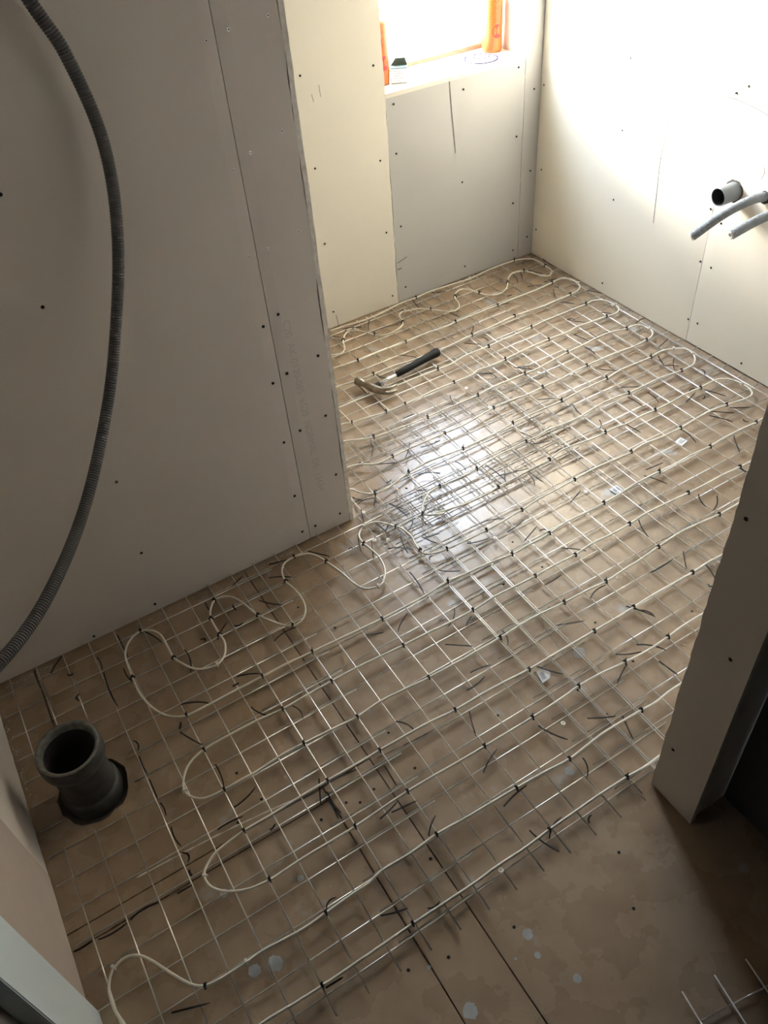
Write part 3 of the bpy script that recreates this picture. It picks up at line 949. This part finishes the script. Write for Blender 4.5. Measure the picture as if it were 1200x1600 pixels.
tails = [obj('cable_tie_offcut', tail_mesh(b), 'black_nylon') for b in (0.0, 0.003, -0.004, 0.007, -0.0015)]
OFF = """1256,2741,1287,2706 1322,2763,1391,2725 1449,2756,1403,2684 1402,2663,1526,2647 1683,2782,1669,2706 1784,2779,1838,2754 1403,2445,1452,2388
2356,2716,2355,2631 2164,2690,2128,2613 2208,2692,2170,2628 2224,2547,2296,2539 2142,2559,2206,2532 2218,2474,2179,2410 2233,2485,2237,2464
2025,2551,2049,2549 1949,2512,1996,2499 1749,2587,1763,2537 1725,2402,1768,2447 1744,2351,1741,2307 1661,2360,1708,2308 1833,2173,1856,2179
2169,2373,2207,2319 2245,2682,2266,2613 2099,2246,2123,2221 1715,2103,1764,2047 1719,2095,1765,2074 2318,2375,2354,2317 2098,2244,2144,2183
2244,2202,2272,2160 2106,2115,2101,2058 2046,2141,2061,2070 2020,2048,2019,1982 1962,1900,2010,1850 2290,2048,2353,2062 2241,1872,2316,1896
2197,1830,2166,1771 2166,1771,2210,1733 2236,1786,2176,1724 2258,1670,2240,1640 2062,1558,2134,1581 2170,1574,2201,1502 2122,1598,2148,1599
2122,1537,2140,1547 1995,1677,1982,1610 2160,1445,2218,1405 2090,1470,2146,1416 2068,1455,2104,1383 2142,1373,2147,1351 1933,1457,1923,1378
2049,1329,1999,1259 1689,1371,1761,1365 1665,1354,1694,1281 1739,1192,1713,1138 1777,1152,1715,1113 1938,1203,1938,1177 1943,1761,2008,1717
1922,1703,1926,1631 1737,1785,1717,1713 1750,1661,1712,1621 1806,1604,1813,1524 1653,1884,1709,1855 1645,1778,1736,1786 1574,2156,1632,2118
1609,2129,1616,2083 1412,2099,1390,2045 1555,1810,1613,1810 1484,1771,1499,1704 1471,1699,1540,1671 1209,1775,1211,1712 1214,1903,1232,1899
1123,1760,1134,1752 1280,1698,1289,1598 1320,1642,1277,1574 1370,1586,1348,1520 1375,1589,1383,1521 1273,1630,1385,1602 1165,2376,1164,2294
1261,2384,1278,2340 1030,2038,986,1962 925,1957,946,1964 984,1921,1049,1884 1138,1951,1078,1887 1157,1908,1233,1898 1070,1790,1135,1753
961,1819,984,1823 1196,2085,1242,2082 1167,2219,1164,2152 834,1824,854,1791 829,1784,888,1781 918,1807,865,1738 916,1726,940,1679 916,1726,932,1642
1025,1728,1057,1714 1052,1654,1064,1639 1028,1610,1049,1601 827,1756,801,1694 832,1683,839,1620 876,1652,829,1609 940,1624,891,1583 760,1661,733,1593
782,1614,749,1546 706,1623,720,1621 867,1577,847,1502 807,1555,868,1506 920,1539,944,1489 922,1532,973,1519 886,1445,903,1454 883,1394,936,1355
1098,1482,1174,1458 1148,1403,1225,1416 1168,1344,1236,1370 1229,1349,1250,1343 1017,1434,1089,1417 1209,1567,1218,1561 1102,1170,1166,1173
1390,1393,1452,1417 1239,1256,1289,1205 1508,1214,1478,1142 1177,1059,1245,1071 1381,1033,1466,1035 1519,1042,1474,986 1531,971,1512,914
1481,911,1486,898 1259,949,1275,909 472,1711,544,1693 599,1690,643,1631 449,1660,508,1622 387,1595,438,1541 359,1435,434,1445 583,1308,629,1289
-8,1713,-7,1618 59,1684,93,1608 -30,1588,-23,1531 136,1552,122,1470 251,1679,250,1645 347,1695,386,1712 227,1532,276,1575 287,1551,312,1547
187,1559,193,1542 315,1625,316,1600 200,1362,219,1363 -207,1689,-164,1729 -169,1659,-153,1652 -166,1554,-157,1574 -244,1727,-243,1647
-243,1647,-244,1512 -81,1669,-82,1617 -81,1604,-83,1478 61,1387,131,1344 30,1310,65,1241 42,1336,32,1317 71,1173,65,1103 65,1044,130,1063
-81,1354,-81,1319 -83,1302,-82,1244 -82,1228,-83,1163 -81,1154,-81,1114 -80,1081,-77,1025 -81,1009,-77,980 -81,962,-80,946 -123,928,-88,928
10,1014,73,1012 -302,930,-238,929 -230,931,-165,931 -354,935,-313,935 -217,713,-144,687 223,1385,280,1357 215,1275,241,1225 307,1218,313,1168
113,946,130,953 269,997,242,938 260,943,259,883 270,956,272,891 507,1028,532,977 678,948,651,881 419,938,416,879 810,1437,799,1339 720,1307,662,1266
838,1244,785,1202 862,1195,830,1175 746,1157,805,1111 749,1043,808,1032 710,1003,774,1012 902,1108,884,1058 904,962,947,904 1038,1037,1108,1007
1238,982,1276,908 1101,875,1162,843 1168,868,1219,811 1104,835,1040,803 1178,795,1187,738 607,791,673,824 796,819,832,750 829,692,800,646
910,769,971,734 985,725,962,663 596,697,674,710 610,621,634,546 635,581,690,605 341,829,398,843 371,828,435,820 413,734,453,766 323,603,353,601
139,718,169,730 231,645,288,627 66,586,105,584 732,560,750,572"""
for i, w in enumerate(OFF.split()):
    x0, y0, x1, y1 = (int(v) / 1000 for v in w.split(','))
    L = math.hypot(x1 - x0, y1 - y0)
    src = tails[i % 5]
    x, y = (x0 + x1) / 2, (y0 + y1) / 2
    z = 0.0168 if y > 0.545 else 0.0002
    o = place(src, 'cable_tie_offcut', x, y, z + 0.0004 * (i % 4), math.atan2(y1 - y0, x1 - x0))
    o.scale = (L, 1.0 if L > 0.03 else 1.3, 1.0)
    o.rotation_euler[1] = random.uniform(-0.03, 0.03)
    kind = 'long' if L > 0.095 else 'short' if L < 0.04 else 'straight' if i % 5 in (0, 4) else 'bowed'
    SMALL.append((o, kind + ' black tie offcut', zone(x, y), 'offcut', x, y))

ORD = ['first', 'second', 'third', 'fourth', 'fifth', 'sixth', 'seventh', 'eighth', 'ninth', 'tenth', 'eleventh', 'twelfth', 'thirteenth', 'fourteenth', 'fifteenth', 'sixteenth', 'seventeenth', 'eighteenth', 'nineteenth', 'twentieth']
_by = {}
for rec in SMALL:
    _by.setdefault((rec[1], rec[2]), []).append(rec)
for (what, where), recs in _by.items():
    recs.sort(key=lambda r: (r[4] * 0.853 - r[5] * 0.518) / (0.333 * r[4] + 0.644 * r[5] + 1.27))   # left to right as seen
    for i, r in enumerate(recs):
        lab = (what + ' ' + where) if len(recs) == 1 else '%s %s from left, %s' % (ORD[i], what, where)
        tag(r[0], lab, r[3], what + 's ' + where)

# small white screw-hole pads lying at wire crossings
bm = bmesh.new()
lathe(bm, [(0.0022, 0.0), (0.0060, 0.0), (0.0060, 0.0022), (0.0022, 0.0022), (0.0022, 0.0)], 16)
pad0 = obj('washer', bm, 'white_nylon')
for i, (x, y, where) in enumerate([(0.502, 0.583, 'on the front edge of the mesh'), (0.851, 0.791, 'in front of the nearest barcode label'), (1.461, 1.404, 'beside the middle barcode label'),
                                   (0.827, 1.740, 'at the bottom corner of the grey wall'), (1.487, 2.100, 'between hammer and shiny patch, farther one'), (1.485, 1.951, 'between hammer and shiny patch, nearer one'),
                                   (1.766, 2.016, 'right of the hammer on the mesh strip'), (1.264, 1.951, 'left of the shiny floor patch'), (1.101, 1.405, 'just in front of the shiny patch'),
                                   (0.827, 1.589, 'in the tangle by the grey wall end, right one'), (0.791, 1.611, 'in the tangle by the grey wall end, left one')]):
    o = place(pad0, 'washer', x, y, 0.0172, 0.0)
    o.rotation_euler = (random.uniform(-.15, .15), random.uniform(-.15, .15), 0)
    tag(o, 'small white plastic washer ' + where, 'washer', 'white washers on the mesh')


# barcode labels
def barcode(pts, z, label, seed, tilt):
    rnd = random.Random(seed)
    P = [Vector((x, y, 0)) for x, y in pts]
    c = sum(P, Vector()) / len(P)
    e = tag(empty('barcode_label', (c.x, c.y, z)), label, 'label', 'white barcode labels')
    e.rotation_euler = tilt
    bm = bmesh.new()
    prism(bm, [(p.x - c.x, p.y - c.y) for p in P], 'z', 0.0, 0.0004)
    pap = obj('paper', bm, 'paper', e)
    u = (P[1] - P[0])
    v = (P[-1] - P[0])
    bm = bmesh.new()
    t = 0.16
    while t < 0.80:
        w = rnd.choice((0.012, 0.02, 0.03))
        q = [P[0] + u * a + v * b - c for a, b in ((t, 0.25), (t + w, 0.25), (t + w, 0.78), (t, 0.78))]
        bm.faces.new([bm.verts.new((p.x, p.y, 0.00055)) for p in q])
        t += w + rnd.choice((0.02, 0.03, 0.045))
    obj('barcode', bm, 'ink', pap)
    return e


barcode([(0.897, 0.954), (0.919, 0.949), (0.925, 0.927), (0.914, 0.917), (0.889, 0.916)], 0.012, 'white barcode label with one clipped corner, nearest of three', 1, (0.10, -0.16, 0))
barcode([(1.542, 1.380), (1.574, 1.382), (1.577, 1.353), (1.544, 1.350)], 0.004, 'white barcode label partly under the cable, middle of three', 2, (0.02, 0.0, 0))
barcode([(1.885, 1.433), (1.919, 1.441), (1.924, 1.412), (1.889, 1.403)], 0.002, 'white barcode label farthest back, below the conduits', 3, (0.0, 0.0, 0))

# ------------------------------------------------------------------ hammer
ham = tag(empty('claw_hammer', (1.20, 2.295, 0.0)), 'claw hammer with chrome shaft and black rubber grip on the mesh', 'hammer')


def hp(x, y, z):
    return (x - 1.20, y - 2.295, z)


HZ = 0.0345
bm = bmesh.new()
path = spline([hp(1.168, 2.374, HZ), hp(1.174, 2.358, HZ), hp(1.181, 2.335, HZ), hp(1.191, 2.302, HZ), hp(1.204, 2.270, HZ), hp(1.222, 2.250, HZ)], 0.006)
n = len(path)
rad = []
for i in range(n):
    t = i / (n - 1)
    rad.append(0.0135 if t < 0.16 else 0.0135 - (t - 0.16) / 0.14 * 0.0040 if t < 0.30 else 0.0095 + (t - 0.30) / 0.25 * 0.0045 if t < 0.55 else 0.0140 - (t - 0.55) / 0.45 * 0.0030)
tube(bm, path, [r * 1.22 for r in rad], 14)
hhead = obj('head', bm, 'steel', ham, smooth=True)
for s in (-1, 1):
    bm = bmesh.new()
    path = spline([hp(1.204, 2.268, HZ + s * 0.003), hp(1.216, 2.253, HZ + s * 0.008), hp(1.236, 2.241, HZ + s * 0.0105), hp(1.268, 2.242, HZ + s * 0.012)], 0.006)
    n = len(path)
    tube(bm, path, [0.0080 - 0.0034 * i / (n - 1) for i in range(n)], 8, flat=[1.3 - 0.3 * i / (n - 1) for i in range(n)])
    obj('claw', bm, 'steel', hhead, smooth=True)
d = Vector((0.330, 0.055, 0.0)).normalized()
o0 = Vector(hp(1.195, 2.296, HZ))


def along(t):
    return tuple(o0 + d * t + Vector((0, 0, -0.001 * t / 0.34)))


bm = bmesh.new()
tube(bm, [along(0.006), along(0.018), along(0.030)], [0.0105, 0.0118, 0.0105], 12)
obj('eye_plug', bm, 'rubber', ham, smooth=True)
bm = bmesh.new()
tube(bm, [along(0.020), along(0.080), along(0.150)], 0.0086, 14)
obj('shaft', bm, 'chrome', ham, smooth=True)
bm = bmesh.new()
tube(bm, [along(t) for t in (0.118, 0.120, 0.16, 0.21, 0.26, 0.30, 0.325, 0.338, 0.342)], [0.008, 0.0118, 0.0132, 0.0138, 0.0148, 0.0165, 0.0182, 0.0165, 0.010], 16)
obj('grip', bm, 'rubber', ham, smooth=True)

# ------------------------------------------------------------------ soil pipe in the floor
sp = tag(empty('soil_pipe', (PIPE[0], PIPE[1], 0)), 'dirty black soil pipe socket standing up through the floor', 'pipe')
bm = bmesh.new()
lathe(bm, [(0.0605, -0.017), (0.0615, 0.0), (0.0620, 0.06), (0.0635, 0.13), (0.0650, 0.150)], 40)
obj('pipe_body', bm, 'soil_pipe', sp, smooth=True)
bm = bmesh.new()
lathe(bm, [(0.0670, -0.017), (0.0700, -0.005), (0.0715, 0.012), (0.0700, 0.030), (0.0655, 0.036), (0.0615, 0.037)], 40)
obj('base_collar', bm, 'soil_pipe', sp, smooth=True)
bm = bmesh.new()
lathe(bm, [(0.0640, 0.143), (0.0690, 0.148), (0.0745, 0.156), (0.0760, 0.170), (0.0755, 0.190), (0.0735, 0.199)], 40)
sock = obj('socket', bm, 'soil_pipe', sp, smooth=True)
bm = bmesh.new()
lathe(bm, [(0.0735, 0.199), (0.0715, 0.2015), (0.0665, 0.2005), (0.0630, 0.196), (0.0605, 0.180)], 40)
obj('socket_lip', bm, 'soil_dust', sock, smooth=True)
bm = bmesh.new()
lathe(bm, [(0.0605, 0.180), (0.0570, 0.12), (0.0560, -0.016), (0.0001, -0.016)], 40)
obj('bore', bm, 'dark_inside', sp, smooth=True)


# ------------------------------------------------------------------ corrugated hose hanging before the grey wall
def corrugated(name, ctrl, r, pitch, depth, material, parent=None, seg=14):
    P = spline(ctrl, pitch / 2)
    # even resampling
    out, acc = [P[0]], 0.0
    for a, b in zip(P, P[1:]):
        L = (b - a).length
        s = pitch / 2 - acc
        while s <= L and L > 0:
            out.append(a + (b - a) * (s / L))
            s += pitch / 2
        acc = (acc + L) % (pitch / 2)
    bm = bmesh.new()
    tube(bm, out, [r if i % 2 else r - depth for i in range(len(out))], seg)
    return obj(name, bm, material, parent, smooth=False)


hose = corrugated('corrugated_hose', [(0.20, 1.715, 2.49), (0.24, 1.705, 2.0), (0.283, 1.700, 1.72), (0.298, 1.70, 1.563), (0.332, 1.695, 1.462), (0.350, 1.685, 1.302), (0.319, 1.663, 1.134), (0.243, 1.63, 0.941), (0.161, 1.557, 0.818),
                                  (0.036, 1.416, 0.713), (-0.097, 1.242, 0.689), (-0.201, 1.134, 0.698), (-0.29, 1.06, 0.73), (-0.355, 1.02, 0.78)], 0.0128, 0.0056, 0.0016, 'grey_pvc')
tag(hose, 'dark grey corrugated hose hanging in front of the grey wall', 'hose')

# ------------------------------------------------------------------ pipe ends in the right wall
st = tag(empty('waste_pipe', (WX1, 1.790, 0.622)), 'short grey waste pipe stub poking out of the right wall', 'pipe')


def lathe_x(prof, seg=28):
    """profile (r, x) turned about the X axis"""
    bm = bmesh.new()
    lathe(bm, [(r, x) for r, x in prof], seg)
    bm.transform(Matrix.Rotation(math.radians(90), 4, 'Y'))
    return bm


tiltm = Matrix.Rotation(math.radians(-4), 4, 'Z') @ Matrix.Rotation(math.radians(-3), 4, 'Y')
for nm, prof, mt in (('pipe_wall', [(0.031, 0.03), (0.031, -0.068), (0.0297, -0.070), (0.028, -0.068)], 'grey_stub'), ('bore', [(0.028, -0.068), (0.0275, 0.03), (0.0001, 0.03)], 'dark_inside')):
    bm = lathe_x(prof)
    bm.transform(tiltm)
    obj(nm, bm, mt, st, smooth=True)


def wall_hole(y, z, r, seed, parent):
    """ragged hole cut in the board: dark disc rim just proud of the paper"""
    rnd = random.Random(seed)
    bm = bmesh.new()
    n = 22
    a = [bm.verts.new((-0.0006, r * rnd.uniform(0.95, 1.10) * math.cos(2 * math.pi * k / n), r * rnd.uniform(0.95, 1.10) * math.sin(2 * math.pi * k / n))) for k in range(n)]
    b = [bm.verts.new((-0.0002, r * 0.55 * math.cos(2 * math.pi * k / n), r * 0.55 * math.sin(2 * math.pi * k / n))) for k in range(n)]
    for k in range(n):
        bm.faces.new((a[k], b[k], b[(k + 1) % n], a[(k + 1) % n]))
    bmesh.ops.recalc_face_normals(bm, faces=bm.faces[:])
    o = obj('cut_hole', bm, 'wall_core', parent)
    o.location = (WX1, y, z)
    return o


wall_hole(1.790, 0.624, 0.0365, 5, wr)
wall_hole(1.667, 0.640, 0.021, 6, wr)
wall_hole(1.552, 0.640, 0.021, 7, wr)
for lab, a, m1, m2, b in (('grey conduit with a cut end, left one of the pair in the right wall', (2.40, 1.660, 0.645), (2.335, 1.690, 0.634), (2.27, 1.731, 0.592), (2.195, 1.781, 0.518)),
                          ('grey conduit with white inner pipe, right one of the pair in the right wall', (2.40, 1.545, 0.645), (2.335, 1.565, 0.642), (2.27, 1.594, 0.622), (2.185, 1.622, 0.585))):
    c = tag(empty('conduit', a), lab, 'conduit', 'conduits in the right wall')
    off = Vector(a)
    ctrl = [tuple(Vector(p) - off) for p in (a, m1, m2, b)]
    corrugated('sleeve', ctrl, 0.0160, 0.0050, 0.0008, 'grey_conduit', c, 16)
    e = Vector(ctrl[-1])
    t = (e - Vector(ctrl[-2])).normalized()
    bm = bmesh.new()
    fr = Matrix.Translation(e) @ t.to_track_quat('Z', 'Y').to_matrix().to_4x4()
    lathe(bm, [(0.0148, -0.01), (0.0138, 0.003), (0.0070, 0.003), (0.0066, 0.001)], 18)
    bm.transform(fr)
    inner = obj('inner_pipe', bm, 'white_nylon', c, smooth=True)
    bm = bmesh.new()
    lathe(bm, [(0.0068, 0.0015), (0.0001, 0.0008)], 18)
    bm.transform(fr)
    obj('bore', bm, 'dark_inside', inner)


# ------------------------------------------------------------------ things on the window sill
def can(x, y, rz, label):
    c = tag(empty('sealant_can', (x, y, SILL)), label, 'can', 'orange cans on the window sill')
    c.rotation_euler = (0, 0, rz)
    R = 0.0405
    bm = bmesh.new()
    lathe(bm, [(0.0001, 0.001), (R - 0.008, 0.001), (R - 0.003, 0.003), (R, 0.009), (R, 0.205), (R - 0.004, 0.213), (0.016, 0.222)], 36)
    body = obj('body', bm, 'orange', c, smooth=True)
    bm = bmesh.new()
    lathe(bm, [(0.016, 0.222), (0.017, 0.245), (0.0001, 0.246)], 20)
    obj('cap', bm, 'white_nylon', c, smooth=True)

    def on_can(bm, name, m):
        """wrap a flat x-z drawing on the can (x = arc length, facing -Y)"""
        for v in bm.verts:
            a = v.co.x / R - math.pi / 2
            rr = R + 0.0004
            v.co = Vector((rr * math.cos(a), rr * math.sin(a), v.co.z))
        return obj(name, bm, m, body)
    # red crescent emblem
    bm = bmesh.new()
    prev = None
    for k in range(15):
        a = math.radians(75 + 235 * k / 14)
        w = 0.0035 + 0.0060 * math.sin(math.pi * k / 14)
        q = [bm.verts.new((0.020 + (0.0150 + s * w) * math.cos(a), 0, 0.078 + (0.0190 + s * w) * math.sin(a))) for s in (-1, 1)]
        if prev:
            bm.faces.new((prev[0], prev[1], q[1], q[0]))
        prev = q
    on_can(bm, 'emblem', 'red')
    # letters running up the can
    bm = bmesh.new()
    for z0 in (0.122, 0.142, 0.162, 0.182):
        for k in range(10):
            a0, a1 = math.radians(40 + 28 * k), math.radians(40 + 28 * (k + 1))
            q = [(r * math.cos(a), r * math.sin(a)) for r, a in ((0.0055, a0), (0.0075, a0), (0.0075, a1), (0.0055, a1))]
            bm.faces.new([bm.verts.new((0.012 + p[1], 0, z0 + p[0])) for p in q])
    for z0 in (0.110, 0.131, 0.152):
        q = [(0.003, z0), (0.021, z0), (0.021, z0 + 0.0020), (0.003, z0 + 0.0020)]
        bm.faces.new([bm.verts.new((p[0], 0, p[1])) for p in q])
    on_can(bm, 'lettering', 'brown_ink')
    bm = bmesh.new()
    rnd = random.Random(9)
    for k in range(16):
        z0 = 0.030 + 0.010 * k
        x0 = -0.020 + rnd.uniform(-0.002, 0.002)
        q = [(x0, z0), (x0 + rnd.uniform(0.006, 0.014), z0), (x0 + rnd.uniform(0.006, 0.012), z0 + 0.0012), (x0, z0 + 0.0012)]
        bm.faces.new([bm.verts.new((p[0], 0, p[1])) for p in q])
    on_can(bm, 'small_print', 'brown_ink')
    return c


can(2.237, 2.975, -0.50, 'orange can with red crescent print in the right window corner')
can(1.683, 2.940, -0.3, 'orange can at the left window edge, mostly hidden')

# small folded card box
cb = tag(empty('card_box', (1.752, 2.905, SILL)), 'small dark card box with white printed front on the sill', 'box')
cb.rotation_euler = (0, 0, math.radians(-32))
cb.scale = (1.5, 1.5, 1.35)
bm = bmesh.new()
bx(bm, -0.021, 0.021, -0.014, 0.014, 0.0005, 0.040, bevel=0.0008)
obj('carton', bm, 'box_dark', cb)
bm = bmesh.new()
bx(bm, -0.0205, 0.0205, -0.0150, -0.0142, 0.002, 0.038)
fl = obj('front_label', bm, 'paper', cb)
bm = bmesh.new()
for k in range(5):
    bx(bm, -0.014, 0.004 + 0.010 * (k % 2), -0.0154, -0.0150, 0.008 + k * 0.006, 0.0095 + k * 0.006)
obj('front_print', bm, 'card', fl)
bm = bmesh.new()
bx(bm, -0.0222, -0.0212, -0.013, 0.013, 0.006, 0.036)
obj('side_panel', bm, 'box_green', cb)
bm = bmesh.new()
prism(bm, [(-0.021, 0.040), (0.021, 0.040), (0.016, 0.058), (-0.008, 0.058)], 'y', 0.010, 0.0115)
obj('open_flap', bm, 'box_dark', cb)

# clear round blister tray with a white knob
tr = tag(empty('plastic_lid', (2.140, 2.915, SILL)), 'clear round plastic lid with white knob before the right can', 'lid')
bm = bmesh.new()
lathe(bm, [(0.0001, 0.010), (0.030, 0.010), (0.044, 0.009), (0.058, 0.006), (0.062, 0.002), (0.066, 0.001), (0.066, 0.002)], 36)
obj('dish', bm, 'clear', tr, smooth=True)
bm = bmesh.new()
lathe(bm, [(0.064, 0.0005), (0.0685, 0.0005), (0.0685, 0.003), (0.064, 0.003), (0.064, 0.0005)], 36)
obj('rim', bm, 'lid_rim', tr, smooth=True)
bm = bmesh.new()
lathe(bm, [(0.0001, 0.020), (0.006, 0.020), (0.008, 0.017), (0.008, 0.008), (0.006, 0.006)], 16, 0.012, 0.035)
obj('knob', bm, 'white_nylon', tr, smooth=True)
bm = bmesh.new()
for k in range(9):
    a = math.radians(20 + 40 * k)
    lathe(bm, [(0.0001, 0.0115), (0.003, 0.0115), (0.003, 0.0085)], 8, 0.034 * math.cos(a), 0.034 * math.sin(a))
obj('studs', bm, 'stud', tr)

# gypsum crumbs along the foot of the walls: too many and too small to count
rnd = random.Random(21)
bm = bmesh.new()
spots = [(-0.33, -0.20, W1Y - 0.012, 60), (0.45, 0.60, W1Y - 0.012, 40), (0.05, 0.3, W1Y - 0.01, 30)]
for x0, x1, y, n in spots:
    for k in range(n):
        x, yy, r = rnd.uniform(x0, x1), y - abs(rnd.gauss(0, 0.006)), rnd.uniform(0.0006, 0.0022)
        bmesh.ops.create_icosphere(bm, subdivisions=1, radius=r, matrix=Matrix.Translation((x, yy, r * 0.6)))
for k in range(50):
    y, xx, r = rnd.uniform(1.35, 1.75), WX0 + abs(rnd.gauss(0, 0.008)) + 0.002, rnd.uniform(0.0006, 0.0022)
    bmesh.ops.create_icosphere(bm, subdivisions=1, radius=r, matrix=Matrix.Translation((xx, y, r * 0.6)))
tag(obj('gypsum_crumbs', bm, 'crumb'), 'pale gypsum crumbs along the foot of the walls', 'crumbs', kind='stuff')
